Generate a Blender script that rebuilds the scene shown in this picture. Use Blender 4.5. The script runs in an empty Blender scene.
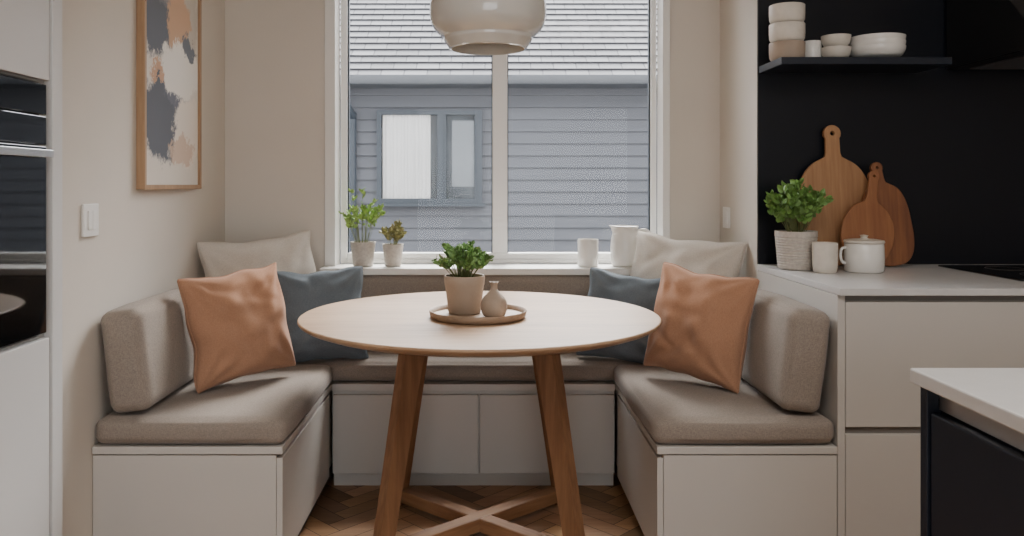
import bpy, bmesh, math, random
from mathutils import Vector, Matrix, noise, Euler
random.seed(7)
H=1.18; F=812.0; VX=485.0; VY=185.0
def PX(x,D): return (x-VX)*D/F
def PZ(y,D): return H-(y-VY)*D/F
col=bpy.context.scene.collection
# ---------------------------------------------------------------- materials
def lin(c):
    r=[]
    for v in c:
        v=v/255.0
        r.append(v/12.92 if v<=0.04045 else ((v+0.055)/1.055)**2.4)
    return (r[0],r[1],r[2],1.0)
def N(nt,t,**k):
    n=nt.nodes.new(t)
    for a,b in k.items(): setattr(n,a,b)
    return n
def base(name):
    m=bpy.data.materials.new(name); m.use_nodes=True
    return m,m.node_tree,m.node_tree.nodes['Principled BSDF']
def mat(name,c,rough=0.5,var=0.06,scale=8.0,bump=0.0,bscale=60.0,metal=0.0,spec=0.5,coat=0.0,stretch=(1,1,1)):
    m,nt,b=base(name); L=nt.links
    tc=N(nt,'ShaderNodeTexCoord'); mp=N(nt,'ShaderNodeMapping'); mp.inputs['Scale'].default_value=stretch
    L.new(tc.outputs['Object'],mp.inputs['Vector'])
    nz=N(nt,'ShaderNodeTexNoise'); nz.inputs['Scale'].default_value=scale; nz.inputs['Detail'].default_value=5
    L.new(mp.outputs[0],nz.inputs['Vector'])
    cr=N(nt,'ShaderNodeValToRGB'); C=lin(c)
    cr.color_ramp.elements[0].position=0.3; cr.color_ramp.elements[1].position=0.7
    cr.color_ramp.elements[0].color=tuple(v*(1-var) for v in C[:3])+(1,)
    cr.color_ramp.elements[1].color=tuple(min(1,v*(1+var)) for v in C[:3])+(1,)
    L.new(nz.outputs['Fac'],cr.inputs[0]); L.new(cr.outputs[0],b.inputs['Base Color'])
    b.inputs['Roughness'].default_value=rough; b.inputs['Metallic'].default_value=metal
    b.inputs['Specular IOR Level'].default_value=spec; b.inputs['Coat Weight'].default_value=coat
    if bump>0:
        n2=N(nt,'ShaderNodeTexNoise'); n2.inputs['Scale'].default_value=bscale; n2.inputs['Detail'].default_value=4
        L.new(mp.outputs[0],n2.inputs['Vector'])
        bp=N(nt,'ShaderNodeBump'); bp.inputs['Strength'].default_value=bump; bp.inputs['Distance'].default_value=0.01
        L.new(n2.outputs['Fac'],bp.inputs['Height']); L.new(bp.outputs[0],b.inputs['Normal'])
    return m
def fabric(name,c,fs=260.0,contrast=0.25,rough=0.95,bump=0.2):
    """woven cloth: fine cross-stretched noise threads"""
    m,nt,b=base(name); L=nt.links
    tc=N(nt,'ShaderNodeTexCoord'); out=[]
    for st in ((1,1,0.18),(0.18,1,1),(1,0.18,1)):
        mp=N(nt,'ShaderNodeMapping'); mp.inputs['Scale'].default_value=st; L.new(tc.outputs['Object'],mp.inputs[0])
        nz=N(nt,'ShaderNodeTexNoise'); nz.inputs['Scale'].default_value=fs; nz.inputs['Detail'].default_value=2; L.new(mp.outputs[0],nz.inputs['Vector']); out.append(nz.outputs['Fac'])
    a=N(nt,'ShaderNodeMath',operation='ADD'); L.new(out[0],a.inputs[0]); L.new(out[1],a.inputs[1])
    a2=N(nt,'ShaderNodeMath',operation='ADD'); L.new(a.outputs[0],a2.inputs[0]); L.new(out[2],a2.inputs[1])
    hv=N(nt,'ShaderNodeMath',operation='DIVIDE'); L.new(a2.outputs[0],hv.inputs[0]); hv.inputs[1].default_value=3
    cr=N(nt,'ShaderNodeValToRGB'); C=lin(c)
    cr.color_ramp.elements[0].position=0.38; cr.color_ramp.elements[1].position=0.62
    cr.color_ramp.elements[0].color=tuple(v*(1-contrast) for v in C[:3])+(1,)
    cr.color_ramp.elements[1].color=tuple(min(1,v*(1+contrast)) for v in C[:3])+(1,)
    L.new(hv.outputs[0],cr.inputs[0]); L.new(cr.outputs[0],b.inputs['Base Color'])
    b.inputs['Roughness'].default_value=rough; b.inputs['Sheen Weight'].default_value=0.12
    b.inputs['Specular IOR Level'].default_value=0.12
    bp=N(nt,'ShaderNodeBump'); bp.inputs['Strength'].default_value=bump; bp.inputs['Distance'].default_value=0.002
    L.new(hv.outputs[0],bp.inputs['Height']); L.new(bp.outputs[0],b.inputs['Normal'])
    return m
def wood(name,c1,c2,axis='X',scale=9.0,rough=0.45,attr=None,spec=0.4):
    m,nt,b=base(name); L=nt.links
    tc=N(nt,'ShaderNodeTexCoord'); mp=N(nt,'ShaderNodeMapping')
    s={'X':(0.08,1,1),'Y':(1,0.08,1),'Z':(1,1,0.08)}[axis]; mp.inputs['Scale'].default_value=s
    L.new(tc.outputs['Object'],mp.inputs['Vector'])
    n1=N(nt,'ShaderNodeTexNoise'); n1.inputs['Scale'].default_value=scale; n1.inputs['Detail'].default_value=6; n1.inputs['Distortion'].default_value=0.6
    n2=N(nt,'ShaderNodeTexNoise'); n2.inputs['Scale'].default_value=scale*9; n2.inputs['Detail'].default_value=4
    L.new(mp.outputs[0],n1.inputs['Vector']); L.new(mp.outputs[0],n2.inputs['Vector'])
    mx=N(nt,'ShaderNodeMath',operation='MULTIPLY_ADD'); L.new(n2.outputs['Fac'],mx.inputs[0]); mx.inputs[1].default_value=0.45
    sc=N(nt,'ShaderNodeMath',operation='MULTIPLY'); L.new(n1.outputs['Fac'],sc.inputs[0]); sc.inputs[1].default_value=0.55
    L.new(sc.outputs[0],mx.inputs[2])
    cr=N(nt,'ShaderNodeValToRGB'); cr.color_ramp.elements[0].position=0.37; cr.color_ramp.elements[1].position=0.63
    cr.color_ramp.elements[0].color=lin(c1); cr.color_ramp.elements[1].color=lin(c2)
    L.new(mx.outputs[0],cr.inputs[0])
    last=cr.outputs[0]
    if attr:
        at=N(nt,'ShaderNodeVertexColor',layer_name=attr)
        mm=N(nt,'ShaderNodeMix',data_type='RGBA',blend_type='MULTIPLY'); mm.inputs[0].default_value=1.0
        L.new(last,mm.inputs[6]); L.new(at.outputs['Color'],mm.inputs[7]); last=mm.outputs[2]
    L.new(last,b.inputs['Base Color'])
    b.inputs['Roughness'].default_value=rough; b.inputs['Specular IOR Level'].default_value=spec
    bp=N(nt,'ShaderNodeBump'); bp.inputs['Strength'].default_value=0.12; bp.inputs['Distance'].default_value=0.002
    L.new(mx.outputs[0],bp.inputs['Height']); L.new(bp.outputs[0],b.inputs['Normal'])
    return m
def glassmat(name,tint=(1,1,1)):
    m=bpy.data.materials.new(name); m.use_nodes=True; nt=m.node_tree; nt.nodes.clear(); L=nt.links
    o=N(nt,'ShaderNodeOutputMaterial'); t=N(nt,'ShaderNodeBsdfTransparent'); g=N(nt,'ShaderNodeBsdfGlossy'); g.inputs['Roughness'].default_value=0.01
    t.inputs['Color'].default_value=tint+(1,)
    fr=N(nt,'ShaderNodeFresnel'); fr.inputs['IOR'].default_value=1.18
    mx=N(nt,'ShaderNodeMixShader'); L.new(fr.outputs[0],mx.inputs[0]); L.new(t.outputs[0],mx.inputs[1]); L.new(g.outputs[0],mx.inputs[2]); L.new(mx.outputs[0],o.inputs['Surface'])
    return m

M={}
M['wall']=mat('wall_paint',(204,196,185),0.85,0.02,3,0.04,180)
M['ceil']=mat('ceiling_paint',(235,232,226),0.9,0.02,3)
M['white']=mat('white_lacquer',(222,220,215),0.45,0.01,4)
M['cab']=mat('greige_lacquer',(190,185,178),0.5,0.015,3)
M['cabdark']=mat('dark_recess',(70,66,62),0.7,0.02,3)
M['cabgap']=mat('shadow_gap_greige',(118,113,107),0.7,0.02,3)
M['tall']=mat('pale_grey_lacquer',(201,200,198),0.45,0.01,3)
M['seat']=fabric('taupe_weave',(140,129,119),620,0.24,bump=0.15)
M['rust']=fabric('rust_linen',(164,123,97),520,0.13)
M['blue']=fabric('slate_blue_linen',(100,109,116),520,0.15)
M['cream']=fabric('oatmeal_linen',(194,186,175),520,0.12)
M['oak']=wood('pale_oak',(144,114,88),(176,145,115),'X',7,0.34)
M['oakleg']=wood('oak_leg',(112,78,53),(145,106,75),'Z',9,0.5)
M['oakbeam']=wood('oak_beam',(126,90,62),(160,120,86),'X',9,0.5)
M['floor']=wood('herringbone_oak',(176,136,102),(204,164,126),'X',9,0.42,attr='tone')
M['frame']=wood('oak_frame',(146,116,88),(172,140,108),'Z',9,0.5)
M['boarddark']=wood('acacia_board',(104,62,38),(142,92,56),'Z',9,0.5)
M['boardmid']=wood('walnut_board',(128,80,48),(154,104,66),'Z',9,0.5)
M['boardlight']=wood('beech_board',(144,102,68),(174,132,92),'Z',9,0.5)
M['tray']=wood('tray_wood',(136,114,94),(162,138,115),'X',10,0.5)
M['top']=mat('grey_white_quartz',(200,198,196),0.3,0.03,30)
M['navy']=mat('navy_black_panel',(12,15,23),0.32,0.05,4,spec=0.25)
M['navycab']=mat('navy_lacquer',(26,31,41),0.4,0.03,4,spec=0.3)
M['black']=mat('black_satin',(14,14,16),0.35,0.03,5)
M['blackglass']=mat('black_glass',(7,8,10),0.04,0.0,5,spec=0.5)
M['steel']=mat('brushed_steel',(190,190,190),0.35,0.04,20,metal=1.0,stretch=(1,0.1,1))
M['ceramic']=mat('white_glazed_ceramic',(222,219,213),0.25,0.02,6)
M['cream_cer']=mat('cream_stoneware',(204,196,184),0.5,0.06,40)
M['speck']=mat('speckled_grey_stoneware',(182,174,164),0.6,0.12,90)
M['taupe_cer']=mat('taupe_stoneware',(160,142,125),0.6,0.08,14,0.1,120)
M['lamp']=mat('white_greige_glossy_enamel',(196,193,186),0.12,0.01,4,coat=0.8)
M['lampin']=mat('lamp_inside',(225,220,210),0.5,0.01,4)
M['bulb']=mat('frosted_bulb',(240,236,226),0.3,0.0,4)
M['cord']=mat('cord_grey',(120,116,110),0.7,0.0,4)
M['soil']=mat('soil',(52,38,28),0.95,0.3,60,0.6,90)
M['leaf']=mat('leaf_green',(106,142,70),0.5,0.4,24)
M['leafd']=mat('leaf_deep_green',(104,138,76),0.5,0.4,28)
M['leafl']=mat('leaf_bright_green',(140,172,86),0.5,0.3,24)
M['leafr']=mat('leaf_olive_red',(140,138,90),0.5,0.45,40)
M['stem']=mat('stem_green',(96,104,58),0.6,0.1,20)
M['winframe']=mat('window_white_frame',(236,236,234),0.35,0.01,4)
M['glass']=glassmat('clear_glass')
M['siding']=mat('grey_siding',(95,98,105),0.75,0.06,3,stretch=(0.3,1,4))
M['grout']=mat('dark_trim',(54,62,71),0.55,0.04,5)
M['gutter']=mat('grey_gutter',(92,96,102),0.5,0.03,5)
M['darkroom']=mat('dim_interior',(72,78,84),0.8,0.4,2)
M['curtain']=mat('sheer_curtain',(214,215,216),0.9,0.04,4)
M['blind']=mat('pale_blind',(130,136,142),0.9,0.1,4)
M['ground']=mat('paving',(100,98,95),0.9,0.1,3)
M['plastic']=mat('white_plastic',(228,226,222),0.35,0.0,4)

# ---------------------------------------------------------------- helpers
WL={}
def wl(o): return WL.get(o.name,Vector((0,0,0)))
def finish(o,loc,parent=None,label=None,category=None,kind=None,group=None):
    loc=Vector(loc)
    WL[o.name]=loc.copy()
    if parent is not None:
        o.parent=parent; o.location=loc-wl(parent)
    else: o.location=loc
    if label: o['label']=label
    if category: o['category']=category
    if kind: o['kind']=kind
    if group: o['group']=group
    return o
def empty(name,loc,label=None,category=None,**k):
    o=bpy.data.objects.new(name,None); o.empty_display_size=0.05; col.objects.link(o)
    return finish(o,loc,None,label,category,**k)
def meshobj(name,bm,m,smooth=False,angle=40):
    bmesh.ops.recalc_face_normals(bm,faces=bm.faces[:])
    if smooth:
        for f in bm.faces: f.smooth=True
        a=math.radians(angle)
        for e in bm.edges:
            if len(e.link_faces)==2 and e.calc_face_angle(0)>a: e.smooth=False
    me=bpy.data.meshes.new(name); bm.to_mesh(me); bm.free()
    o=bpy.data.objects.new(name,me); col.objects.link(o)
    if m: me.materials.append(m)
    return o
def addbox(bm,x0,x1,y0,y1,z0,z1,bev=0.0,seg=2):
    t=bmesh.new(); bmesh.ops.create_cube(t,size=1)
    for v in t.verts: v.co=Vector(((x0+x1)/2+v.co.x*(x1-x0),(y0+y1)/2+v.co.y*(y1-y0),(z0+z1)/2+v.co.z*(z1-z0)))
    if bev>0: bmesh.ops.bevel(t,geom=t.edges[:],offset=bev,segments=seg,affect='EDGES',profile=0.5)
    me=bpy.data.meshes.new('t'); t.to_mesh(me); t.free(); bm.from_mesh(me); bpy.data.meshes.remove(me)
def boxes(name,lst,m,bev=0.002,parent=None,seg=2,**k):
    xs=[b[0] for b in lst]+[b[1] for b in lst]; ys=[b[2] for b in lst]+[b[3] for b in lst]; zs=[b[4] for b in lst]+[b[5] for b in lst]
    c=Vector(((min(xs)+max(xs))/2,(min(ys)+max(ys))/2,min(zs)))
    bm=bmesh.new()
    for b in lst: addbox(bm,b[0]-c.x,b[1]-c.x,b[2]-c.y,b[3]-c.y,b[4]-c.z,b[5]-c.z,bev,seg)
    o=meshobj(name,bm,m); return finish(o,c,parent,**k)
def box(name,x0,x1,y0,y1,z0,z1,m,bev=0.002,parent=None,**k):
    return boxes(name,[(x0,x1,y0,y1,z0,z1)],m,bev,parent,**k)
def lathe(name,prof,m,loc,parent=None,seg=56,sx=1.0,smooth=True,angle=50,**k):
    bm=bmesh.new(); rings=[]
    for r,z in prof:
        if r<1e-6: rings.append([bm.verts.new((0,0,z))])
        else: rings.append([bm.verts.new((r*math.cos(2*math.pi*i/seg),r*math.sin(2*math.pi*i/seg),z)) for i in range(seg)])
    for a,b in zip(rings[:-1],rings[1:]):
        for i in range(seg):
            j=(i+1)%seg
            if len(a)==1 and len(b)==1: continue
            if len(a)==1: bm.faces.new((a[0],b[i],b[j]))
            elif len(b)==1: bm.faces.new((a[i],a[j],b[0]))
            else: bm.faces.new((a[i],a[j],b[j],b[i]))
    o=meshobj(name,bm,m,smooth,angle); return finish(o,loc,parent,**k)
def spline(pts,n=6):
    out=[]
    P=[pts[0]]+list(pts)+[pts[-1]]
    for i in range(1,len(P)-2):
        for k in range(n):
            t=k/n
            out.append(tuple(0.5*((2*P[i][a])+(-P[i-1][a]+P[i+1][a])*t+(2*P[i-1][a]-5*P[i][a]+4*P[i+1][a]-P[i+2][a])*t*t+(-P[i-1][a]+3*P[i][a]-3*P[i+1][a]+P[i+2][a])*t**3) for a in range(len(pts[0]))))
    out.append(tuple(pts[-1])); return out
def addtube(bm,pts,r,seg=10,r2=None):
    pts=[Vector(p) for p in pts]; rings=[]; n=len(pts)
    for i,p in enumerate(pts):
        d=(pts[min(i+1,n-1)]-pts[max(i-1,0)]).normalized()
        a=d.cross(Vector((0.13,0.97,0.21))).normalized(); b=d.cross(a).normalized()
        rr=r if r2 is None else r+(r2-r)*i/(n-1)
        rings.append([bm.verts.new(p+a*rr*math.cos(2*math.pi*k/seg)+b*rr*math.sin(2*math.pi*k/seg)) for k in range(seg)])
    for A,B in zip(rings[:-1],rings[1:]):
        for k in range(seg):
            j=(k+1)%seg; bm.faces.new((A[k],A[j],B[j],B[k]))
    bm.faces.new(rings[0][::-1]); bm.faces.new(rings[-1])
def tube(name,pts,r,m,parent=None,seg=12,**k):
    c=Vector(pts[0]); bm=bmesh.new(); addtube(bm,[Vector(p)-c for p in pts],r,seg)
    o=meshobj(name,bm,m,True); return finish(o,c,parent,**k)
def cushion(name,size,r,m,loc,rot=(0,0,0),bulge=0.008,wr=0.004,n=26,seed=0,**k):
    """rounded upholstered block, origin at its centre, flat underside"""
    sx,sy,sz=[s/2 for s in size]; bm=bmesh.new()
    bmesh.ops.create_cube(bm,size=2); bmesh.ops.subdivide_edges(bm,edges=bm.edges[:],cuts=n,use_grid_fill=True)
    S=Vector((sx,sy,sz))
    for v in bm.verts:
        u=v.co.copy()
        u=Vector([math.copysign(abs(a)**0.8,a) for a in u])
        p=Vector((u.x*sx,u.y*sy,u.z*sz))
        q=Vector([max(-(S[i]-r),min(S[i]-r,p[i])) for i in range(3)])
        d=p-q
        nn=d.normalized() if d.length>1e-9 else Vector((0,0,0))
        p=q+nn*r
        w=(1-u.x**2)*(1-u.y**2) if abs(u.z)>0.99 else ((1-u.y**2)*(1-u.z**2) if abs(u.x)>0.99 else (1-u.x**2)*(1-u.z**2))
        ns=noise.noise(Vector((p.x*7+seed,p.y*7,p.z*7)))
        if nn.z>-0.3: p+=nn*(bulge*max(0,w)+wr*ns)
        v.co=p
    o=meshobj(name,bm,m,True,80); o.rotation_euler=rot
    return finish(o,loc,**k)
def pillow(size,thick,m,loc,yaw,tilt,roll,seed,label,h=None):
    n=56; bm=bmesh.new(); hs=size/2; hh=(h or size)/2
    rnd=random.Random(seed)
    folds=[]
    for q in range(9):
        a=rnd.uniform(0,math.pi); folds.append((math.cos(a),math.sin(a),rnd.uniform(-0.7,0.7),rnd.uniform(-0.7,0.7),rnd.uniform(0.05,0.11),rnd.uniform(0.25,0.6),rnd.uniform(-0.010,0.006)))
    def P(u,v,s):
        c=0.075
        x=hs*u*(1-c*(1-v*v)*abs(u)**1.5); z=hh*v*(1-c*(1-u*u)*abs(v)**1.5)
        e=max(0,(1-u**2))**0.5*max(0,(1-v**2))**0.5
        t=thick/2*(e**0.8)
        t*=1-0.16*v*(1-v*v)
        w=noise.noise(Vector((u*1.8+seed,v*1.8,s*3.1)))*0.024+noise.noise(Vector((u*4+seed,v*4,s*1.1+9)))*0.008
        for cu in (-1,1):
            for cv in (-1,1):
                du=u-cu; dv=v-cv; rr=math.hypot(du,dv); ang=math.atan2(dv,du)
                w+=0.008*math.sin(ang*11+seed+cu*2+cv)*math.exp(-((rr-0.5)/0.33)**2)
        for (ca,sa,fu,fv,wd_,ln_,am) in folds:
            a_=(u-fu)*ca+(v-fv)*sa; b_=-(u-fu)*sa+(v-fv)*ca
            w+=am*math.exp(-(b_/wd_)**2-(a_/ln_)**2)
        edge=noise.noise(Vector((u*2+seed*3,v*2,0)))*0.012
        return Vector((x+edge*u*u,s*(t+w*e),z+edge*v*v))
    g={}
    for s in (-1,1):
        for i in range(n+1):
            for j in range(n+1):
                u=math.sin(math.pi*(i/n-0.5)); v=math.sin(math.pi*(j/n-0.5))
                if s==1 and (i in(0,n) or j in (0,n)): g[s,i,j]=g[-1,i,j]; continue
                g[s,i,j]=bm.verts.new(P(u,v,s))
        for i in range(n):
            for j in range(n):
                try: bm.faces.new((g[s,i,j],g[s,i+1,j],g[s,i+1,j+1],g[s,i,j+1]))
                except ValueError: pass
    ring=[g[-1,i,0].co.copy() for i in range(n)]+[g[-1,n,j].co.copy() for j in range(n)]+[g[-1,n-i,n].co.copy() for i in range(n)]+[g[-1,0,n-j].co.copy() for j in range(n+1)]
    ring=[p for k,p in enumerate(ring) if k==0 or (p-ring[k-1]).length>0.002]
    addtube(bm,ring,0.0028,6)
    o=meshobj('throw_pillow',bm,m,True,100)
    R=Matrix.Rotation(math.radians(yaw),4,'Z')@Matrix.Rotation(math.radians(tilt),4,'X')@Matrix.Rotation(math.radians(roll),4,'Y')
    o.rotation_euler=R.to_euler()
    finish(o,loc,None,label,'cushion'); return o

# ---------------------------------------------------------------- room shell
XL=-1.157; XR=1.045; YB=3.61; YS=3.12; CEIL=2.55
def struct(o,label,cat): o['kind']='structure'; o['label']=label; o['category']=cat; return o
struct(box('wall_left',XL-0.65,XL,2.17,YB+0.16,0,CEIL,M['wall'],0),'smooth warm greige painted side wall of dining nook','wall')
struct(box('wall_left_kitchen',-1.95,-1.81,-3.2,2.168,0,CEIL,M['wall'],0),'greige painted wall behind the tall oven unit','wall')
struct(box('wall_kitchen',XR,3.1,YS,YB+0.16,0,CEIL,M['wall'],0),'greige painted wall return beside the kitchen worktop','wall')
struct(box('wall_right',2.95,3.1,-3.2,YS-0.001,0,CEIL,M['wall'],0),'greige painted kitchen end wall','wall')
struct(boxes('wall_rear',[(-1.95,-0.9,-3.35,-3.201,0,CEIL),(1.9,3.1,-3.35,-3.201,0,CEIL),(-0.9,1.9,-3.35,-3.201,2.2,CEIL)],M['wall'],0),'greige painted unseen rear wall with a wide opening added for fill light','wall')  # out of view; opening added so sky fill enters from behind the camera
OX0=-0.676; OX1=0.80; OZ0=0.79; OZ1=2.32
struct(boxes('wall_window',[(XL+0.0005,OX0,YB,YB+0.16,0,CEIL),(OX1,XR-0.0005,YB,YB+0.16,0,CEIL),(OX0,OX1,YB,YB+0.16,0,OZ0),(OX0,OX1,YB,YB+0.16,OZ1,CEIL)],M['wall'],0),'greige painted wall around the big window','wall')
struct(box('ceiling',-1.95,3.1,-3.2,YB+0.16,CEIL+0.001,CEIL+0.08,M['ceil'],0),'plain off-white ceiling','ceiling')
struct(boxes('trim_1',[(OX0-0.035,OX0+0.012,YB-0.012,YB+0.105,OZ0+0.03,OZ1+0.03),(OX1-0.012,OX1+0.02,YB-0.012,YB+0.105,OZ0+0.03,OZ1+0.03),(OX0,OX1,YB-0.012,YB+0.105,OZ1-0.012,OZ1+0.03)],M['white'],0.002),'white painted window casing lining the reveal','window trim')
struct(box('trim_2',-0.715,0.835,3.505,YB+0.105,0.79,0.82,M['white'],0.004),'white painted wooden window sill board','window sill')
FY=3.72
gl=PX(347,FY); gr=PX(651,FY); gm=PX(500,FY)
w=empty('window_1',((gl+gr)/2,FY,0.82)); w['kind']='structure'; w['label']='large white framed double casement window over the banquette'; w['category']='window'
fr=[(OX0+0.014,gl,FY,FY+0.06,0.821,OZ1-0.012),(gr,OX1-0.014,FY,FY+0.06,0.821,OZ1-0.012),(gl,gr,FY,FY+0.06,0.821,0.868),(gl,gr,FY,FY+0.06,OZ1-0.06,OZ1-0.012),(gm-0.034,gm+0.034,FY,FY+0.06,0.868,OZ1-0.06)]
fr+= [(gl,gr,FY-0.012,FY,0.822,0.84)]
boxes('window_frame',fr,M['winframe'],0.004,w)
boxes('window_gasket',[(gl,gl+0.006,FY+0.02,FY+0.045,0.868,OZ1-0.06),(gr-0.006,gr,FY+0.02,FY+0.045,0.868,OZ1-0.06),(gm-0.039,gm-0.034,FY+0.02,FY+0.045,0.868,OZ1-0.06),(gm+0.034,gm+0.039,FY+0.02,FY+0.045,0.868,OZ1-0.06)],M['grout'],0,w)
boxes('window_glass',[(gl+0.001,gm-0.035,FY+0.03,FY+0.034,0.868,OZ1-0.06),(gm+0.035,gr-0.001,FY+0.03,FY+0.034,0.868,OZ1-0.06)],M['glass'],0,w)
# floor herringbone
bm=bmesh.new(); cl=bm.loops.layers.color.new('tone')
W=0.07; NN=5; g=0.0013
FX0,FX1,FY0,FY1=-1.95,3.1,-3.2,3.77
rot=Matrix.Rotation(math.radians(45),3,'Z')
def plank(x0,y0,x1,y1):
    cs=[rot@Vector((x*W,y*W,0)) for x,y in ((x0,y0),(x1,y0),(x1,y1),(x0,y1))]
    c=sum(cs,Vector())/4
    if not(FX0-0.3<c.x<FX1+0.3 and FY0-0.3<c.y<FY1+0.3): return
    ex=(cs[1]-cs[0]).normalized()*g; ey=(cs[3]-cs[0]).normalized()*g
    cs=[cs[0]+ex+ey,cs[1]-ex+ey,cs[2]-ex-ey,cs[3]+ex-ey]
    vs=[bm.verts.new(p) for p in cs]
    f=bm.faces.new(vs); t=random.uniform(0.68,1.12)*(1.0 if x1-x0>y1-y0 else 0.9); t2=t*random.uniform(0.93,1.03)
    for l in f.loops: l[cl]=(t,t*0.98,t2*0.97,1)
for s in range(-16,17):
    for k in range(-130,130):
        o=s*2*NN
        plank(k+o,k,k+NN+o,k+1); plank(k+o,k+1,k+1+o,k+1+NN)
for co,no in (((FX0,0,0),(-1,0,0)),((FX1,0,0),(1,0,0)),((0,FY0,0),(0,-1,0)),((0,FY1,0),(0,1,0))):
    bmesh.ops.bisect_plane(bm,geom=bm.verts[:]+bm.edges[:]+bm.faces[:],plane_co=co,plane_no=no,clear_outer=True)
vs=[bm.verts.new(p) for p in ((FX0,FY0,-0.002),(FX1,FY0,-0.002),(FX1,FY1,-0.002),(FX0,FY1,-0.002))]
f=bm.faces.new(vs)
for l in f.loops: l[cl]=(0.2,0.17,0.15,1)
me=bpy.data.meshes.new('floor'); bm.to_mesh(me); bm.free(); me.materials.append(M['floor'])
fl=bpy.data.objects.new('floor',me); col.objects.link(fl); struct(fl,'honey oak herringbone parquet floor','floor')

# ---------------------------------------------------------------- exterior
g=box('ground',-8,9,3.9,14,-0.35,-0.3,M['ground'],0); struct(g,'grey paved yard outside the window','ground')
HY=8.0
hs=empty('house',(0.5,HY+1,-0.3),'grey weatherboard neighbouring house with tiled roof','house')
bm=bmesh.new(); bh=0.118; z=-0.3; X0,X1=-6.0,8.0
while z<2.25:
    vs=[bm.verts.new((x-0.5,y-(HY+1),zz+0.3)) for x,y,zz in ((X0,HY-0.028,z),(X1,HY-0.028,z),(X1,HY-0.004,z+bh),(X0,HY-0.004,z+bh),(X1,HY,z),(X0,HY,z))]
    bm.faces.new((vs[0],vs[1],vs[2],vs[3])); bm.faces.new((vs[0],vs[5],vs[4],vs[1]))
    z+=bh
o=meshobj('weatherboard_wall',bm,M['siding']); finish(o,(0.5,HY+1,-0.3),hs)
box('wall_core',X0,X1,HY+0.001,HY+0.2,-0.3,2.28,M['siding'],0,hs)
m,nt,b=base('slate_roof'); L=nt.links
tc=N(nt,'ShaderNodeTexCoord'); br=N(nt,'ShaderNodeTexBrick'); br.offset=0.5
br.inputs['Color1'].default_value=lin((104,104,106)); br.inputs['Color2'].default_value=lin((124,124,126)); br.inputs['Mortar'].default_value=lin((66,66,70))
br.inputs['Scale'].default_value=1.0; br.inputs['Mortar Size'].default_value=0.006; br.inputs['Brick Width'].default_value=0.22; br.inputs['Row Height'].default_value=0.14
mp=N(nt,'ShaderNodeMapping'); L.new(tc.outputs['Object'],mp.inputs[0]); L.new(mp.outputs[0],br.inputs['Vector'])
L.new(br.outputs['Color'],b.inputs['Base Color']); b.inputs['Roughness'].default_value=0.8
bm=bmesh.new(); rl=0.14; nrow=36
for i in range(nrow):
    y0=i*rl; 
    a=[bm.verts.new((x,y,zz)) for x,y,zz in ((X0-0.3,y0,0.018),(X1+0.3,y0,0.018),(X1+0.3,y0+rl+0.001,0.0),(X0-0.3,y0+rl+0.001,0.0),(X0-0.3,y0,0.0),(X1+0.3,y0,0.0))]
    bm.faces.new(a[:4]); bm.faces.new((a[4],a[5],a[1],a[0]))
rf=meshobj('tiled_roof',bm,m); rf.rotation_euler=(math.radians(36),0,0); finish(rf,(0,HY-0.32,2.2),hs)
bm=bmesh.new()
prof=[(0.0,0.0),(0.0,-0.05),(0.02,-0.08),(0.06,-0.09),(0.10,-0.08),(0.11,0.0)]
A=[bm.verts.new((X0,y,zz)) for y,zz in prof]; B=[bm.verts.new((X1,y,zz)) for y,zz in prof]
for i in range(5): bm.faces.new((A[i],B[i],B[i+1],A[i+1]))
o=meshobj('gutter',bm,M['gutter'],True); finish(o,(0,HY-0.42,2.21),hs)
box('soffit',X0,X1,HY-0.31,HY,2.13,2.15,M['gutter'],0,hs)
dx=PX(354,HY)
tube('downpipe',spline([(dx-0.08,HY-0.36,2.13),(dx-0.08,HY-0.33,2.05),(dx,HY-0.12,1.86),(dx,HY-0.08,1.75),(dx,HY-0.08,0.5),(dx,HY-0.08,-0.28)]),0.035,M['grout'],hs)
wx0=PX(378,HY); wx1=PX(482,HY); wz1=PZ(111,HY); wz0=PZ(203,HY); wm=PX(441,HY)
ew=empty('house_window',((wx0+wx1)/2,HY-0.05,wz0)); ew.parent=hs; ew.location=Vector(((wx0+wx1)/2,HY-0.05,wz0))-wl(hs); 
t=0.045
boxes('frame',[(wx0,wx0+t,HY-0.1,HY,wz0,wz1),(wx1-t,wx1,HY-0.1,HY,wz0,wz1),(wx0+t,wx1-t,HY-0.1,HY,wz1-t,wz1),(wx0+t,wx1-t,HY-0.1,HY,wz0,wz0+t),(wm-0.03,wm+0.03,HY-0.1,HY,wz0+t,wz1-t),(wx0-0.03,wx1+0.03,HY-0.14,HY-0.03,wz0-0.03,wz0),
  (wm+0.03,wm+0.055,HY-0.09,HY,wz0+t,wz1-t),(wx1-t-0.025,wx1-t,HY-0.09,HY,wz0+t,wz1-t)],M['grout'],0,ew)
box('dim_backing',wx0+t,wx1-t,HY-0.045,HY-0.035,wz0+t,wz1-t,M['darkroom'],0,ew)
bm=bmesh.new(); pr=None
cx0=wx0+t+0.01; cx1=wm-0.10
for i in range(61):
    x=cx0+(cx1-cx0)*i/60; y=0.006*math.sin(i*0.9)+0.003*math.sin(i*2.3)
    a=bm.verts.new((x-cx0,y,0)); b2=bm.verts.new((x-cx0,y,wz1-wz0-2*t))
    if pr: bm.faces.new((pr[0],a,b2,pr[1]))
    pr=(a,b2)
o=meshobj('curtain',bm,M['curtain'],True); finish(o,(cx0,HY-0.06,wz0+t),ew)
boxes('blind',[(wm+0.11,wx1-t-0.03,HY-0.06,HY-0.047,wz0+0.16,wz1-0.1)],M['blind'],0,ew)
box('pane',wx0+t,wx1-t,HY-0.08,HY-0.076,wz0+t,wz1-t,M['glass'],0,ew)

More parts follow.
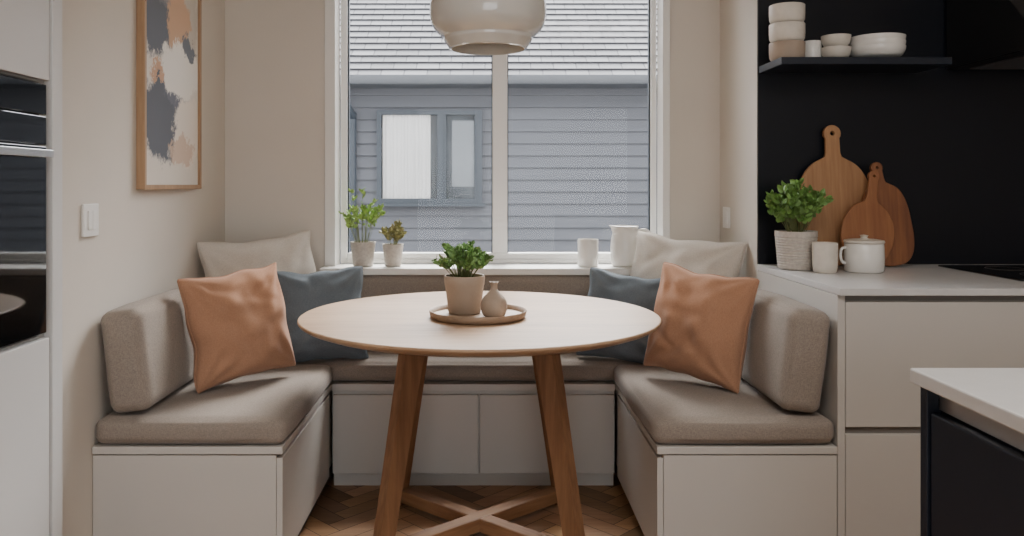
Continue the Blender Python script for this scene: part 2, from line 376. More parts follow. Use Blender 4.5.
# ---------------------------------------------------------------- banquette
GL=-0.595; GR=0.506; YF=2.39; YBF=3.14; BT=0.41
def bench_side(x0,x1,inner,label):
    r=empty('storage_bench',((x0+x1)/2,3.0,0),label,'bench')
    sg=1 if inner==x1 else -1
    kick=(x0,x1-0.03,YF+0.03,3.6,0.0,0.06) if sg==1 else (x0+0.03,x1,YF+0.03,3.6,0,0.06)
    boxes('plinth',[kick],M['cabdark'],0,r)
    a,b2=(x0,x1-0.02) if sg==1 else (x0+0.02,x1)
    boxes('body',[(a,b2,YF,3.6,0.06,BT-0.026)],M['cab'],0.001,r)
    box('top_panel',x0,x1,YF-0.004,3.6,BT-0.022,BT,M['cab'],0.002,r)
    fx0,fx1=(x1-0.019,x1-0.001) if sg==1 else (x0+0.001,x0+0.019)
    box('side_front',fx0,fx1,YF+0.001,YBF-0.03,0.063,BT-0.034,M['cab'],0.0015,r)
    return r
bench_side(XL+0.002,GL,GL,'greige lacquered storage bench along the picture wall')
bench_side(GR,1.036,GR,'greige lacquered storage bench beside the kitchen cabinets')
r=empty('storage_bench',((GL+GR)/2,3.35,0),'greige lacquered storage bench with two drawers under window','bench')
boxes('plinth',[(GL+0.002,GR-0.002,YBF+0.05,3.6,0,0.06)],M['cab'],0,r)
boxes('body',[(GL+0.002,GR-0.002,YBF+0.02,3.6,0.06,BT-0.026)],M['cab'],0,r)
box('top_panel',GL+0.002,GR-0.002,YBF,3.6,BT-0.026,BT,M['cab'],0.002,r)
mx=PX(479,YBF)
box('drawer_front',GL+0.006,mx-0.003,YBF,YBF+0.018,0.064,0.368,M['cab'],0.002,r)
box('drawer_front',mx+0.003,GR-0.006,YBF,YBF+0.018,0.064,0.368,M['cab'],0.002,r)
CT=0.078
cushion('seat_cushion',(0.566,0.757,CT),0.028,M['seat'],((-1.153-0.587)/2,2.763,BT+CT/2+0.002),label='taupe woven seat cushion on bench by picture wall',category='seat cushion',seed=1)
cushion('seat_cushion',(0.536,0.757,CT),0.028,M['seat'],((0.496+1.032)/2,2.763,BT+CT/2+0.002),label='taupe woven seat cushion on bench by kitchen',category='seat cushion',seed=5)
cushion('seat_cushion',(2.17,0.44,CT),0.028,M['seat'],(-0.06,3.377,BT+CT/2+0.002),label='long taupe woven seat cushion under the window',category='seat cushion',seed=9)
ST=BT+CT+0.012
cushion('backrest_cushion',(0.125,0.57,0.305),0.032,M['seat'],(-1.070,2.685,ST+0.154),rot=(0,math.radians(-7),0),label='taupe woven block backrest against picture wall',category='backrest cushion',seed=3)
cushion('backrest_cushion',(0.125,0.57,0.305),0.032,M['seat'],(0.954,2.685,ST+0.154),rot=(0,math.radians(7),0),label='taupe woven block backrest against kitchen cabinet panel',category='backrest cushion',seed=4)
cushion('backrest_cushion',(1.62,0.085,0.285),0.03,M['seat'],(0.035,3.555,ST+0.147),label='long taupe woven backrest below the window sill',category='backrest cushion',seed=8)
# pillows
pillow(0.48,0.20,M['cream'],(-0.900,3.33,0.735),35,-16,-4,1,'large oatmeal linen throw pillow propped in the nook corner')
pillow(0.375,0.17,M['rust'],(-0.848,2.80,0.70),46,-12,-5,4,'rust tan linen throw pillow leaning on block backrest')
pillow(0.37,0.13,M['blue'],(-0.66,3.22,0.665),14,-18,-2,7,'slate blue linen throw pillow under the window')
pillow(0.48,0.20,M['cream'],(0.80,3.33,0.735),-37,-16,4,11,'large oatmeal linen throw pillow propped beside wall socket')
pillow(0.375,0.17,M['rust'],(0.738,2.80,0.70),-46,-12,5,14,'rust tan linen throw pillow leaning on block backrest')
pillow(0.355,0.13,M['blue'],(0.565,3.22,0.655),-18,-18,6,17,'slate blue linen throw pillow under the window')

# ---------------------------------------------------------------- table
TX=-0.018; TY=2.74; TZ=0.745; TR=0.60
tb=empty('dining_table',(TX,TY,0),'round pale oak dining table on splayed legs with cross base','table')
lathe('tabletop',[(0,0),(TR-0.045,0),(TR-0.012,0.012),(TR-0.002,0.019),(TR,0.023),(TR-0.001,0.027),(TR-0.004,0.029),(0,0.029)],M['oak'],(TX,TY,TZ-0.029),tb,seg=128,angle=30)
def leg(sx,sy):
    bm=bmesh.new(); top=Vector((TX+sx*0.205,TY+sy*0.16,TZ-0.03)); bot=Vector((TX+sx*0.305,TY+sy*0.27,0.0))
    d=Vector((sx*0.31,sy*0.27,0)).normalized(); e=Vector((-d.y,d.x,0))
    vs=[]
    for p,wa,wb in ((bot,0.027,0.019),(bot.lerp(top,0.5),0.031,0.020),(top,0.037,0.021)):
        vs.append([bm.verts.new(p-bot+d*wa*a+e*wb*b2) for a,b2 in ((-1,-1),(1,-1),(1,1),(-1,1))])
    for A,B in zip(vs[:-1],vs[1:]):
        for i in range(4): bm.faces.new((A[i],A[(i+1)%4],B[(i+1)%4],B[i]))
    bm.faces.new(vs[0][::-1]); bm.faces.new(vs[-1])
    bmesh.ops.bevel(bm,geom=[e2 for e2 in bm.edges if e2.calc_face_angle(0)>0.5],offset=0.006,segments=3,affect='EDGES')
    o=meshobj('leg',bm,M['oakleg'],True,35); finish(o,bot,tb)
for sx in (-1,1):
    for sy in (-1,1): leg(sx,sy)
for i,s in enumerate((-1,1)):
    ln=math.hypot(0.29,0.25); bm=bmesh.new()
    addbox(bm,-ln,ln,-0.026,0.026,0,0.045,0.004)
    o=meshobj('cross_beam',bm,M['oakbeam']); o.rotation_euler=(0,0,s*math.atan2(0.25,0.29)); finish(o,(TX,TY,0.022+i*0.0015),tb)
lathe('sub_frame',[(0,0),(0.23,0),(0.235,0.003),(0.235,0.012),(0,0.012)],M['oakbeam'],(TX,TY,TZ-0.041),tb)

# ---------------------------------------------------------------- plants
def leaves(bm,p,d,ln,wd):
    d=d.normalized(); s=d.cross(Vector((random.uniform(-1,1),random.uniform(-1,1),random.uniform(-0.2,1)))).normalized(); nrm=d.cross(s)
    v=[p,p+d*ln*0.35+s*wd*0.5+nrm*ln*0.06,p+d*ln*0.75+s*wd*0.38,p+d*ln-nrm*ln*0.12,p+d*ln*0.75-s*wd*0.38,p+d*ln*0.35-s*wd*0.5+nrm*ln*0.06,p+d*ln*0.5-nrm*ln*0.05]
    v=[bm.verts.new(a) for a in v]
    for a,b2 in ((0,1),(1,2),(2,3),(3,4),(4,5),(5,0)): bm.faces.new((v[6],v[a],v[b2]))
def plant(root,c,rx,rz,nst,nl,ll,lw,m,up=0.5,lean=1.0,stemr=0.0012,minr=0.25):
    bs=bmesh.new(); bl=bmesh.new()
    for i in range(nst):
        a=random.uniform(0,2*math.pi); q=math.sqrt(random.uniform(0,1))*lean; hgt=rz*random.uniform(0.55,1.0)*(1-0.35*q*q)
        b0=Vector((math.cos(a)*rx*0.25*q,math.sin(a)*rx*0.25*q,0)); e=Vector((math.cos(a)*rx*q,math.sin(a)*rx*q,hgt))
        mid=(b0+e)/2+Vector((0,0,hgt*0.22))+Vector((random.uniform(-1,1),random.uniform(-1,1),0))*rx*0.1
        pts=[Vector(p) for p in spline([tuple(b0),tuple(mid),tuple(e)],5)]
        addtube(bs,pts,stemr,5,stemr*0.5)
        for k in range(nl):
            t=random.uniform(minr,1.0)**0.8; ii=min(int(t*(len(pts)-1)),len(pts)-2); p=pts[ii].lerp(pts[ii+1],t*(len(pts)-1)-ii)
            dirv=Vector((random.uniform(-1,1),random.uniform(-1,1),random.uniform(-0.35,1)*up+0.1))+(pts[ii+1]-pts[ii]).normalized()*0.5
            leaves(bl,p,dirv,ll*random.uniform(0.6,1.15),lw*random.uniform(0.7,1.1))
    o=meshobj('stems',bs,M['stem'],True); finish(o,c,root)
    o=meshobj('foliage',bl,m)
    finish(o,c,root)
def pot(root,loc,rt,rb,h,m,lip=0.004,rim=False):
    prof=[(0,0),(rb*0.9,0),(rb,0.004)]+[(rb+(rt-rb)*t,0.004+(h-0.004)*t) for t in (0.25,0.5,0.75,0.97)]+[(rt,h),(rt-lip,h),(rt-lip-0.001,h*0.85),(0,h*0.84)]
    if rim: prof=[(0,0),(rb*0.9,0),(rb,0.004),(rt*0.97,h*0.72),(rt,h*0.76),(rt+0.002,h*0.97),(rt,h),(rt-lip,h),(rt-lip,h*0.85),(0,h*0.84)]
    lathe('pot',prof,m,loc,root)
    lathe('soil',[(0,0.004),((rt-lip)*0.6,0.003),(rt-lip-0.002,0)],M['soil'],(loc[0],loc[1],loc[2]+h*0.845),root)
SZ=0.8205
x=PX(363,3.6); r=empty('potted_plant',(x,3.6,SZ),'airy bright green herb in speckled grey pot on sill','plant')
pot(r,(x,3.6,SZ),0.056,0.044,0.108,M['speck']); plant(r,(x-0.004,3.6,SZ+0.09),0.11,0.265,26,10,0.028,0.017,M['leafl'],minr=0.3)
x=PX(393,3.6); r=empty('potted_plant',(x,3.6,SZ),'small olive and reddish succulent in beige pot on sill','plant')
pot(r,(x,3.6,SZ),0.047,0.036,0.098,M['speck']); plant(r,(x,3.6,SZ+0.08),0.05,0.12,16,10,0.028,0.017,M['leafr'])
x=PX(588,3.6)
c=empty('candle_cup',(x,3.6,SZ),'white ceramic candle cup on window sill','cup')
lathe('cup',[(0,0),(0.042,0),(0.045,0.004),(0.046,0.118),(0.0445,0.12),(0.043,0.118),(0.042,0.02),(0,0.018)],M['ceramic'],(x,3.6,SZ),c)
lathe('candle_wax',[(0,0.0),(0.0,0.08),(0.0415,0.08),(0.0415,0.0)],M['cream_cer'],(x,3.6,SZ+0.019),c)
x=PX(625,3.6)
c=empty('pitcher',(x,3.6,SZ),'white ceramic pitcher with handle on window sill','pitcher')
o=lathe('body',spline([(0.050,0.0),(0.058,0.01),(0.064,0.06),(0.062,0.11),(0.056,0.145),(0.057,0.168),(0.060,0.178)],4)+[(0.057,0.179),(0.053,0.145),(0.059,0.10),(0.061,0.05),(0.05,0.01),(0,0.008)],M['ceramic'],(x,3.6,SZ),c)
for v in o.data.vertices:
    if v.co.z>0.15 and v.co.x<0:
        t=(v.co.z-0.15)/0.03; q=max(0,-v.co.x/0.06)**6
        v.co.x-=0.014*t*q; v.co.z+=0.004*t*q
lathe('foot',[(0,0),(0.048,0),(0.050,0.002)],M['ceramic'],(x,3.6,SZ-0.0003),c)
tube('handle',spline([(x+0.050,3.585,SZ+0.155),(x+0.085,3.57,SZ+0.16),(x+0.109,3.565,SZ+0.135),(x+0.104,3.567,SZ+0.095),(x+0.082,3.575,SZ+0.06),(x+0.056,3.585,SZ+0.05)]),0.008,M['ceramic'],c)
tx=PX(478,2.67)
lathe('serving_tray',[(0,0),(0.148,0),(0.156,0.004),(0.161,0.022),(0.159,0.025),(0.156,0.024),(0.150,0.010),(0,0.009)],M['tray'],(tx,2.67,TZ+0.0005),label='round pale wooden tray with low rim on table',category='tray',seg=96)
px_,py_,pz_=PX(464.5,2.70),2.70,TZ+0.010
r=empty('potted_plant',(px_,py_,pz_),'leafy green herb in taupe stoneware pot on tray','plant')
pot(r,(px_,py_,pz_),0.066,0.054,0.125,M['taupe_cer'],rim=True); plant(r,(px_-0.004,py_,pz_+0.105),0.100,0.135,75,16,0.020,0.014,M['leafd'],minr=0.35)
vx,vy=PX(494,2.62),2.62
lathe('bud_vase',spline([(0.026,0),(0.036,0.006),(0.043,0.03),(0.039,0.055),(0.022,0.076),(0.012,0.088),(0.011,0.102),(0.015,0.112)],5)+[(0.012,0.112),(0.008,0.095),(0,0.09)],M['taupe_cer'],(vx,vy,TZ+0.010),label='small taupe stoneware bud vase on tray',category='vase')

# ---------------------------------------------------------------- pendant
LY=2.72; LX=PX(488,LY); LZ=1.634
pl=empty('pendant_lamp',(LX,LY,LZ),'rounded glossy off-white pendant lamp hanging above the table','lamp')
outer=[(0.122,0.0),(0.130,0.003),(0.134,0.010)]+spline([(0.138,0.016),(0.147,0.030),(0.149,0.040),(0.158,0.047),(0.175,0.062),(0.189,0.085),(0.195,0.12),(0.191,0.16),(0.170,0.198),(0.13,0.228),(0.08,0.246),(0.03,0.252)],5)+[(0,0.252)]
inner=spline([(0.03,0.245),(0.08,0.239),(0.125,0.222),(0.163,0.194),(0.183,0.158),(0.187,0.12),(0.178,0.085),(0.158,0.06),(0.138,0.046)],4)+[(0.128,0.02),(0.122,0.0)]
lathe('lamp_shade',outer,M['lamp'],(LX,LY,LZ),pl,seg=96,angle=35)
lathe('shade_lining',inner,M['lampin'],(LX,LY,LZ),pl,seg=96)
lathe('bulb',spline([(0.014,0.12),(0.018,0.10),(0.04,0.075),(0.045,0.05),(0.032,0.022),(0.0,0.012)],5),M['bulb'],(LX,LY,LZ+0.02),pl)
lathe('bulb_socket',[(0,0.0),(0.022,0),(0.022,0.10),(0,0.10)],M['cord'],(LX,LY,LZ+0.142),pl)
tube('cord',[(LX,LY,LZ+0.25),(LX,LY,2.2),(LX,LY,CEIL-0.02)],0.004,M['cord'],pl)
lathe('ceiling_rose',[(0,0),(0.05,0),(0.055,0.004),(0.055,0.03),(0,0.03)],M['lamp'],(LX,LY,CEIL-0.03),pl)

# ---------------------------------------------------------------- picture + switch + socket
ay0,ay1=2.69,3.23; az0,az1=1.165,2.06
pa=empty('wall_picture',(XL+0.015,(ay0+ay1)/2,az0),'oak framed abstract painting in slate, peach and cream','picture')
t=0.016
boxes('picture_frame',[(XL+0.001,XL+0.03,ay0,ay0+t,az0,az1),(XL+0.001,XL+0.03,ay1-t,ay1,az0,az1),(XL+0.001,XL+0.03,ay0+t,ay1-t,az0,az0+t),(XL+0.001,XL+0.03,ay0+t,ay1-t,az1-t,az1)],M['frame'],0.001,pa)
m,nt,b=base('abstract_painting'); L=nt.links
tc=N(nt,'ShaderNodeTexCoord'); nz=N(nt,'ShaderNodeTexNoise'); nz.inputs['Scale'].default_value=7; nz.inputs['Detail'].default_value=9; nz.inputs['Roughness'].default_value=0.75
L.new(tc.outputs['Object'],nz.inputs['Vector'])
sb=N(nt,'ShaderNodeVectorMath',operation='SUBTRACT'); L.new(nz.outputs['Color'],sb.inputs[0]); sb.inputs[1].default_value=(0.5,0.5,0.5)
sc=N(nt,'ShaderNodeVectorMath',operation='SCALE'); L.new(sb.outputs[0],sc.inputs[0]); sc.inputs['Scale'].default_value=0.30
ad=N(nt,'ShaderNodeVectorMath',operation='ADD'); L.new(tc.outputs['Object'],ad.inputs[0]); L.new(sc.outputs[0],ad.inputs[1])
def blob(prev,cy,cz,ry,rz,c,a=1.0):
    mp=N(nt,'ShaderNodeVectorMath',operation='SUBTRACT'); L.new(ad.outputs[0],mp.inputs[0]); mp.inputs[1].default_value=(0,cy,cz)
    m2=N(nt,'ShaderNodeVectorMath',operation='MULTIPLY'); L.new(mp.outputs[0],m2.inputs[0]); m2.inputs[1].default_value=(0,1/ry,1/rz)
    ln=N(nt,'ShaderNodeVectorMath',operation='LENGTH'); L.new(m2.outputs[0],ln.inputs[0])
    mr=N(nt,'ShaderNodeMapRange'); mr.inputs['From Min'].default_value=1.08; mr.inputs['From Max'].default_value=0.9; mr.inputs['To Max'].default_value=a; L.new(ln.outputs['Value'],mr.inputs['Value'])
    mx=N(nt,'ShaderNodeMix',data_type='RGBA'); L.new(mr.outputs[0],mx.inputs[0])
    if prev is None: mx.inputs[6].default_value=lin((210,203,192))
    else: L.new(prev,mx.inputs[6])
    mx.inputs[7].default_value=lin(c); return mx.outputs[2]
p=blob(None,0.02,0.66,0.24,0.24,(186,177,164))
p=blob(p,-0.14,0.56,0.12,0.13,(98,102,110))
p=blob(p,-0.03,0.70,0.12,0.06,(120,122,128),0.8)
p=blob(p,0.05,0.61,0.12,0.14,(190,154,124))
p=blob(p,-0.10,0.24,0.19,0.16,(90,94,102))
p=blob(p,0.06,0.34,0.12,0.06,(104,106,116))
p=blob(p,0.10,0.42,0.19,0.10,(224,219,210))
p=blob(p,0.16,0.52,0.07,0.04,(100,104,112))
p=blob(p,0.15,0.20,0.14,0.13,(220,210,198))
p=blob(p,-0.14,0.40,0.07,0.02,(190,152,124))
p=blob(p,0.10,0.12,0.12,0.04,(196,168,146),0.8)
L.new(p,b.inputs['Base Color']); b.inputs['Roughness'].default_value=0.8
box('canvas',XL+0.002,XL+0.02,ay0+t,ay1-t,az0+t,az1-t,m,0,pa)
sy0,sy1=2.325,2.415; sz0=1.03; sz1=1.125
r=empty('light_switch',(XL+0.001,(sy0+sy1)/2,sz0),'white plastic double light switch on the greige wall','light switch')
box('plate',XL+0.0005,XL+0.009,sy0,sy1,sz0,sz1,M['plastic'],0.002,r)
box('rocker',XL+0.009,XL+0.013,sy0+0.02,(sy0+sy1)/2-0.001,sz0+0.02,sz1-0.02,M['plastic'],0.001,r)
box('rocker',XL+0.009,XL+0.013,(sy0+sy1)/2+0.001,sy1-0.02,sz0+0.02,sz1-0.02,M['plastic'],0.001,r)
r=empty('wall_socket',(XR-0.001,3.5,1.0),'white plastic switch plate on the short return wall','wall switch')
box('plate',XR-0.009,XR-0.0005,3.455,3.54,0.995,1.085,M['plastic'],0.002,r)
box('rocker',XR-0.012,XR-0.009,3.475,3.52,1.015,1.065,M['plastic'],0.001,r)

# ---------------------------------------------------------------- tall oven unit
TXF=-1.13; oy0,oy1=1.50,2.095
r=empty('tall_cabinet',(-1.45,1.8,0),'pale grey full-height kitchen cabinet housing two ovens','cabinet')
boxes('body',[(-1.80,TXF-0.022,oy0-0.02,2.16,0.08,0.79),(-1.80,TXF-0.022,oy0-0.02,2.16,1.446,CEIL-0.01),(-1.80,-1.76,oy0-0.02,2.16,0.79,1.446),(-1.76,TXF-0.022,oy0-0.02,oy0-0.002,0.79,1.446),(-1.76,TXF-0.022,oy1+0.002,2.16,0.79,1.446)],M['tall'],0,r)
box('plinth',-1.78,TXF-0.06,oy0-0.02,2.16,0,0.08,M['tall'],0,r)
box('cabinet_door',TXF-0.02,TXF,oy0,oy1+0.012,1.45,CEIL-0.02,M['tall'],0.002,r)
box('cabinet_door',TXF-0.02,TXF,oy0,oy1+0.012,0.085,0.785,M['tall'],0.002,r)
box('end_panel',TXF-0.021,TXF+0.004,oy1+0.02,2.165,0.0,CEIL-0.01,M['tall'],0.002,r)
r=empty('compact_oven',(-1.4,1.8,1.28),'black glass compact oven built into the tall cabinet','oven')
box('body',-1.72,TXF-0.021,oy0,oy1,1.283,1.438,M['black'],0,r)
box('control_panel',TXF-0.02,TXF,oy0+0.002,oy1-0.002,1.36,1.438,M['blackglass'],0.002,r)
box('oven_door',TXF-0.02,TXF,oy0+0.002,oy1-0.002,1.283,1.356,M['blackglass'],0.002,r)
r=empty('oven',(-1.4,1.8,0.8),'black glass built-in oven with steel bar handle','oven')
box('body',-1.72,TXF-0.021,oy0,oy1,0.795,1.279,M['black'],0,r)
box('oven_door',TXF-0.02,TXF,oy0+0.002,oy1-0.002,0.80,1.279,M['blackglass'],0.002,r)
boxes('handle',[(TXF+0.012,TXF+0.024,oy0+0.03,oy1-0.01,1.25,1.270),(TXF,TXF+0.012,oy0+0.06,oy0+0.075,1.254,1.264),(TXF,TXF+0.012,oy1-0.06,oy1-0.045,1.254,1.264)],M['steel'],0.002,r)

# ---------------------------------------------------------------- kitchen run
CTZ=0.876
boxes('splashback',[(XR+0.0005,2.94,YS-0.012,YS-0.001,CTZ+0.001,CEIL-0.002)],M['navy'],0,label='satin navy-black splashback panel covering the kitchen wall',category='splashback')
cf=YF+0.01
for i,(a,b2) in enumerate(((XR,1.95),(1.952,2.94))):
    r=empty('base_cabinet',((a+b2)/2,2.8,0),'greige lacquered base cabinet with two deep drawers','cabinet',group='kitchen base cabinets')
    boxes('body',[(a,b2,cf+0.02,YS-0.014,0.08,CTZ-0.022)],M['cab'],0,r)
    if i==0: box('side_panel',a-0.004,a+0.018,cf-0.003,YS-0.014,0.0,CTZ-0.022,M['cab'],0.001,r)
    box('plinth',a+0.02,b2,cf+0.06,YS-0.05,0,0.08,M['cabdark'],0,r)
    s=a+0.021 if i==0 else a+0.002
    box('drawer',s,b2-0.002,cf,cf+0.02,0.464,0.834,M['cab'],0.002,r)
    box('drawer',s,b2-0.002,cf,cf+0.02,0.085,0.442,M['cab'],0.002,r)
    boxes('grip_recess',[(s,b2-0.002,cf+0.014,cf+0.0205,0.442,0.464),(s,b2-0.002,cf+0.014,cf+0.0205,0.836,0.852)],M['cabgap'],0,r)
box('kitchen_worktop',XR-0.004,2.94,cf-0.02,YS-0.013,CTZ-0.021,CTZ,M['top'],0.002,label='slim pale grey quartz kitchen worktop',category='worktop')
hob=empty('cooktop',(2.05,2.82,CTZ),'black glass induction cooktop set on pale worktop','cooktop')
box('glass_plate',1.69,2.42,2.56,3.03,CTZ+0.0003,CTZ+0.006,M['blackglass'],0.002,hob)
for (a,b2,rr) in ((1.86,2.68,0.08),(1.86,2.9,0.065),(2.22,2.68,0.065),(2.22,2.9,0.08)):
    lathe('cooking_zone',[(rr-0.002,0),(rr,0.0),(rr,0.0004),(rr-0.002,0.0004)],M['cabgap'],(a,b2,CTZ+0.0061),hob)
box('wall_shelf',XR+0.003,1.652,2.87,YS-0.0125,1.607,1.633,M['navycab'],0.002,label='dark floating shelf on the black kitchen wall',category='shelf')
bm=bmesh.new()
xs=(1.76,2.56); pr=[(3.1,1.62),(2.62,1.62),(2.60,1.66),(2.88,1.98),(2.88,2.54),(3.1,2.54)]
A=[bm.verts.new((xs[0]-2.16,y-3.1,z-1.62)) for y,z in pr]; B=[bm.verts.new((xs[1]-2.16,y-3.1,z-1.62)) for y,z in pr]
for i in range(6): bm.faces.new((A[i],B[i],B[(i+1)%6],A[(i+1)%6]))
bm.faces.new(A); bm.faces.new(B[::-1])
bmesh.ops.bevel(bm,geom=bm.edges[:],offset=0.004,segments=2,affect='EDGES')
hd=empty('range_hood',(2.16,3.1,1.62),'black angled range hood over the cooktop','range hood')
o=meshobj('hood_body',bm,M['black']); finish(o,(2.16,3.1,1.62),hd)
box('filter_plate',1.82,2.5,2.66,3.05,1.614,1.6195,M['steel'],0.001,hd)
sh=1.6335
def bowlprof(r,h,t=0.004,foot=0.5):
    return [(0,0.002),(r*foot-0.004,0.002),(r*foot-0.003,0),(r*foot,0),(r*foot+0.002,0.005)]+spline([(r*foot+0.004,0.006),(r*0.82,h*0.3),(r*0.96,h*0.65),(r,h)],5)[1:]+[(r-t,h),(r*0.9,h*0.6),(r*0.7,h*0.3),(0,h*0.2)]
def cupprof(r,h,t=0.004):
    return [(0,0),(r*0.82,0),(r*0.9,0.004),(r*0.98,h*0.2),(r,h*0.5),(r,h*0.97),(r-t*0.5,h),(r-t,h*0.97),(r-t,h*0.2),(0,h*0.12)]
x=PX(787,2.98)
for i in range(3):
    lathe('stacking_bowl',cupprof(0.063,0.068),M['cream_cer'] if i else M['taupe_cer'],(x,2.98,sh+i*0.0685),label='cream stoneware straight-sided bowl stacked on the shelf' if i else 'beige stoneware straight-sided bowl at stack base on shelf',category='bowl',group='stacked stoneware bowls on the shelf')
x=PX(812,3.02); lathe('cup',cupprof(0.034,0.08),M['ceramic'],(x,3.02,sh),label='slim white ceramic tumbler on dark shelf',category='cup')
x=PX(836,2.98)
for i in range(2): lathe('small_bowl',bowlprof(0.052,0.05),M['cream_cer'],(x,2.98,sh+i*0.043),label='small cream footed bowl in a stack of two',category='bowl',group='small cream bowls on the shelf')
x=PX(877,2.98)
for i in range(3): lathe('serving_bowl',bowlprof(0.096,0.05,foot=0.42),M['ceramic'],(x,2.98,sh+i*0.019),label='wide white glazed bowl nested in stack on shelf',category='bowl',group='white bowls on the shelf')
cz=CTZ+0.0005
x=PX(796,2.93); r=empty('potted_plant',(x,2.93,cz),'bushy green basil in ribbed beige pot on worktop','plant')
prof=[(0,0),(0.055,0),(0.061,0.004)]
for k in range(12):
    z0=0.01+k*0.0095; rr=0.062+0.009*(k/11); prof+= [(rr,z0),(rr+0.0026,z0+0.0048)]
prof+=[(0.073,0.128),(0.073,0.138),(0.068,0.138),(0.067,0.12),(0,0.119)]
lathe('pot',prof,M['speck'],(x,2.93,cz),r,angle=20); lathe('soil',[(0,0.003),(0.066,0)],M['soil'],(x,2.93,cz+0.120),r)
plant(r,(x,2.93,cz+0.12),0.112,0.195,75,15,0.030,0.021,M['leaf'],minr=0.3)
x=PX(825,2.82); lathe('cup',cupprof(0.042,0.104),M['cream_cer'],(x,2.82,cz),label='cream stoneware tumbler on pale worktop',category='cup')
x=PX(864,2.84); r=empty('canister',(x,2.84,cz),'white ceramic lidded canister with side handle','canister')
lathe('body',[(0,0),(0.058,0),(0.064,0.005),(0.066,0.05),(0.064,0.098),(0.062,0.1),(0,0.1)],M['ceramic'],(x,2.84,cz),r)
lathe('lid',[(0,0.0),(0.064,0.0),(0.067,0.004),(0.065,0.010),(0.04,0.014),(0.014,0.016),(0.010,0.020),(0.014,0.027),(0.0,0.030)],M['cream_cer'],(x,2.84,cz+0.1005),r)
tube('handle',spline([(x-0.060,2.84,cz+0.085),(x-0.078,2.84,cz+0.08),(x-0.082,2.84,cz+0.055),(x-0.076,2.84,cz+0.035),(x-0.062,2.84,cz+0.03)]),0.005,M['ceramic'],r)
def board(outline,hole,m,loc,lean,roll,thick,label):
    cu=bpy.data.curves.new('b','CURVE'); cu.dimensions='2D'; cu.fill_mode='BOTH'; cu.extrude=thick/2-0.003; cu.bevel_depth=0.003; cu.bevel_resolution=2
    for pts in (outline,hole):
        if not pts: continue
        s=cu.splines.new('POLY'); s.points.add(len(pts)-1)
        for q,pt in zip(s.points,pts): q.co=(pt[0],pt[1],0,1)
        s.use_cyclic_u=True
    t=bpy.data.objects.new('t',cu); col.objects.link(t); dg=bpy.context.evaluated_depsgraph_get()
    me=bpy.data.meshes.new_from_object(t.evaluated_get(dg)); bpy.data.objects.remove(t)
    R=Matrix.Rotation(math.radians(90),4,'X'); me.transform(Matrix.Rotation(math.radians(roll),4,'Y')@R)
    mz=min(v.co.z for v in me.vertices)
    for v in me.vertices: v.co.z-=mz
    me.materials.clear(); me.materials.append(m)
    o=bpy.data.objects.new('cutting_board',me); col.objects.link(o); o.rotation_euler=(math.radians(-lean),0,0)
    finish(o,loc,None,label,'cutting board'); return o
def boardshape(rx,rz,cz_,hw,hl,p=2.0,n=72,neck=0.02):
    pts=[]; a0=math.asin(min(0.9,hw*1.6/rx))
    for i in range(n+1):
        a=math.pi/2+a0+(2*math.pi-2*a0)*i/n
        c,s=math.cos(a),math.sin(a)
        pts.append((rx*math.copysign(abs(c)**(2/p),c),cz_+rz*math.copysign(abs(s)**(2/p),s)))
    zt=pts[-1][1]; 
    top=cz_+rz+hl
    pts+=[(hw*1.15,zt+neck*0.6),(hw*0.95,zt+neck*1.4),(hw*0.9,top-hw*1.8)]
    for i in range(13):
        a=-0.3+(math.pi+0.6)*i/12; pts.append((hw*1.15*math.cos(a),top-hw*1.15+hw*1.15*math.sin(a)))
    pts+=[(-hw*0.9,top-hw*1.8),(-hw*0.95,zt+neck*1.4),(-hw*1.15,zt+neck*0.6)]
    hole=[(hw*0.42*math.cos(2*math.pi*i/20),top-hw*1.15+hw*0.42*math.sin(2*math.pi*i/20)) for i in range(20)]
    return pts,hole
o1,h1=boardshape(0.138,0.20,0.20,0.026,0.125,2.4)
board(o1,h1,M['boardlight'],(PX(838,3.03),3.035,cz+0.003),6,0,0.018,'large round-shouldered beech chopping board with holed handle')
o2,h2=boardshape(0.085,0.15,0.15,0.017,0.085,2.8)
board(o2,h2,M['boarddark'],(PX(895,3.005),3.0,cz+0.003),7,-8,0.016,'acacia paddle chopping board leaning against the dark wall')
o3,h3=boardshape(0.094,0.12,0.12,0.016,0.115)
board(o3,h3,M['boardmid'],(PX(863,2.96),2.955,cz+0.003),8,10,0.016,'small warm brown paddle board leaning on larger boards')

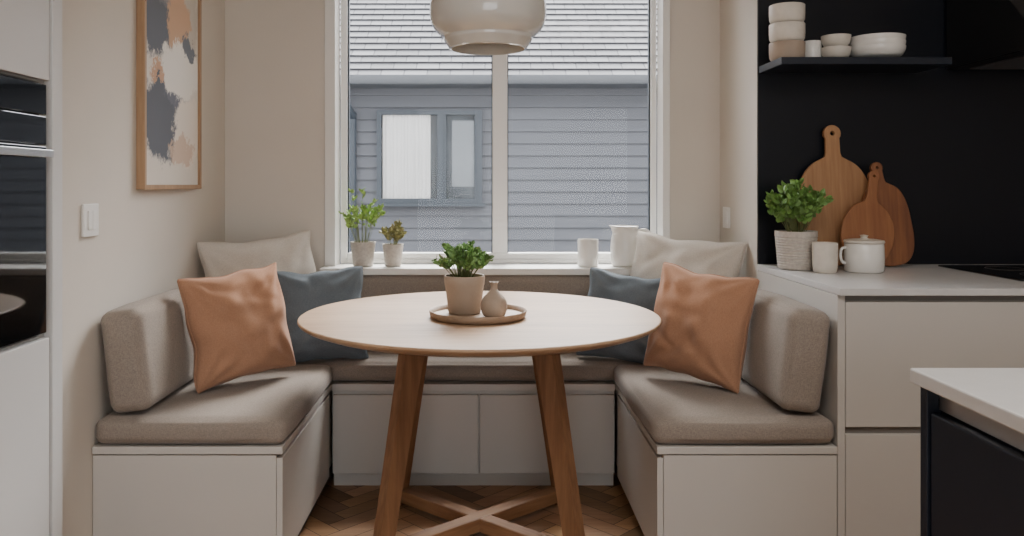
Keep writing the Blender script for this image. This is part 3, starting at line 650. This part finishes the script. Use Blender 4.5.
# ---------------------------------------------------------------- island
ix0=0.674; iy1=1.29
isl=empty('kitchen_island',(1.3,0.4,0),'navy kitchen island with pale quartz top','kitchen island')
boxes('body',[(ix0+0.035,1.75,-0.6,iy1-0.03,0.08,0.866)],M['navycab'],0,isl)
box('plinth',ix0+0.08,1.7,-0.55,iy1-0.08,0,0.08,M['black'],0,isl)
box('end_panel',ix0+0.012,1.75,iy1-0.03,iy1-0.01,0.0,0.866,M['navycab'],0.001,isl)
box('quartz_top',ix0,1.78,-0.65,iy1,0.8665,0.89,M['top'],0.003,isl)
for j in range(3):
    a=iy1-0.034-0.6*(j+1); b2=a+0.597
    box('drawer',ix0+0.014,ix0+0.034,a,b2,0.46,0.828,M['navycab'],0.002,isl)
    box('drawer',ix0+0.014,ix0+0.034,a,b2,0.085,0.435,M['navycab'],0.002,isl)
box('grip_rail',ix0+0.030,ix0+0.0345,-0.6,iy1-0.032,0.832,0.864,M['steel'],0.0,isl)

# ---------------------------------------------------------------- light
wd=bpy.data.worlds.new('overcast_sky'); bpy.context.scene.world=wd; wd.use_nodes=True; nt=wd.node_tree
bg=nt.nodes['Background']; bg.inputs['Strength'].default_value=1.0
tc=N(nt,'ShaderNodeTexCoord'); sp=N(nt,'ShaderNodeSeparateXYZ'); nt.links.new(tc.outputs['Generated'],sp.inputs[0])
# thin overcast, brighter on the sun's side of the sky (+Y)
mr=N(nt,'ShaderNodeMapRange'); mr.inputs['From Min'].default_value=-0.3; mr.inputs['From Max'].default_value=0.8; mr.inputs['To Min'].default_value=3.9; mr.inputs['To Max'].default_value=16.0
nt.links.new(sp.outputs['Y'],mr.inputs['Value']); nt.links.new(mr.outputs[0],bg.inputs['Strength'])
bg.inputs['Color'].default_value=(0.94,0.965,1.0,1)
def light(name,t,loc,rot,e,**k):
    l=bpy.data.lights.new(name,t); l.energy=e
    for a,b2 in k.items(): setattr(l,a,b2)
    o=bpy.data.objects.new(name,l); col.objects.link(o); o.location=loc; o.rotation_euler=[math.radians(a) for a in rot]; return o
light('soft_sun','SUN',(0,9,9),(-48,0,-14),11.5,angle=math.radians(35),color=(1.0,0.975,0.94))
light('interior_fill_light','AREA',(0.6,0.6,2.5),(0,0,0),38,shape='RECTANGLE',size=1.6,size_y=0.8,color=(1.0,0.95,0.9))  # added overhead fill to brighten the room, no ceiling fixture here
cam=bpy.data.cameras.new('camera'); cam.sensor_width=36; cam.lens=36*F/1024; cam.shift_x=(512-VX)/1024; cam.shift_y=-(268-VY)/1024; cam.clip_start=0.05
co=bpy.data.objects.new('camera',cam); col.objects.link(co); co.location=(0,0,H); co.rotation_euler=(math.radians(90),0,0)
bpy.context.scene.camera=co
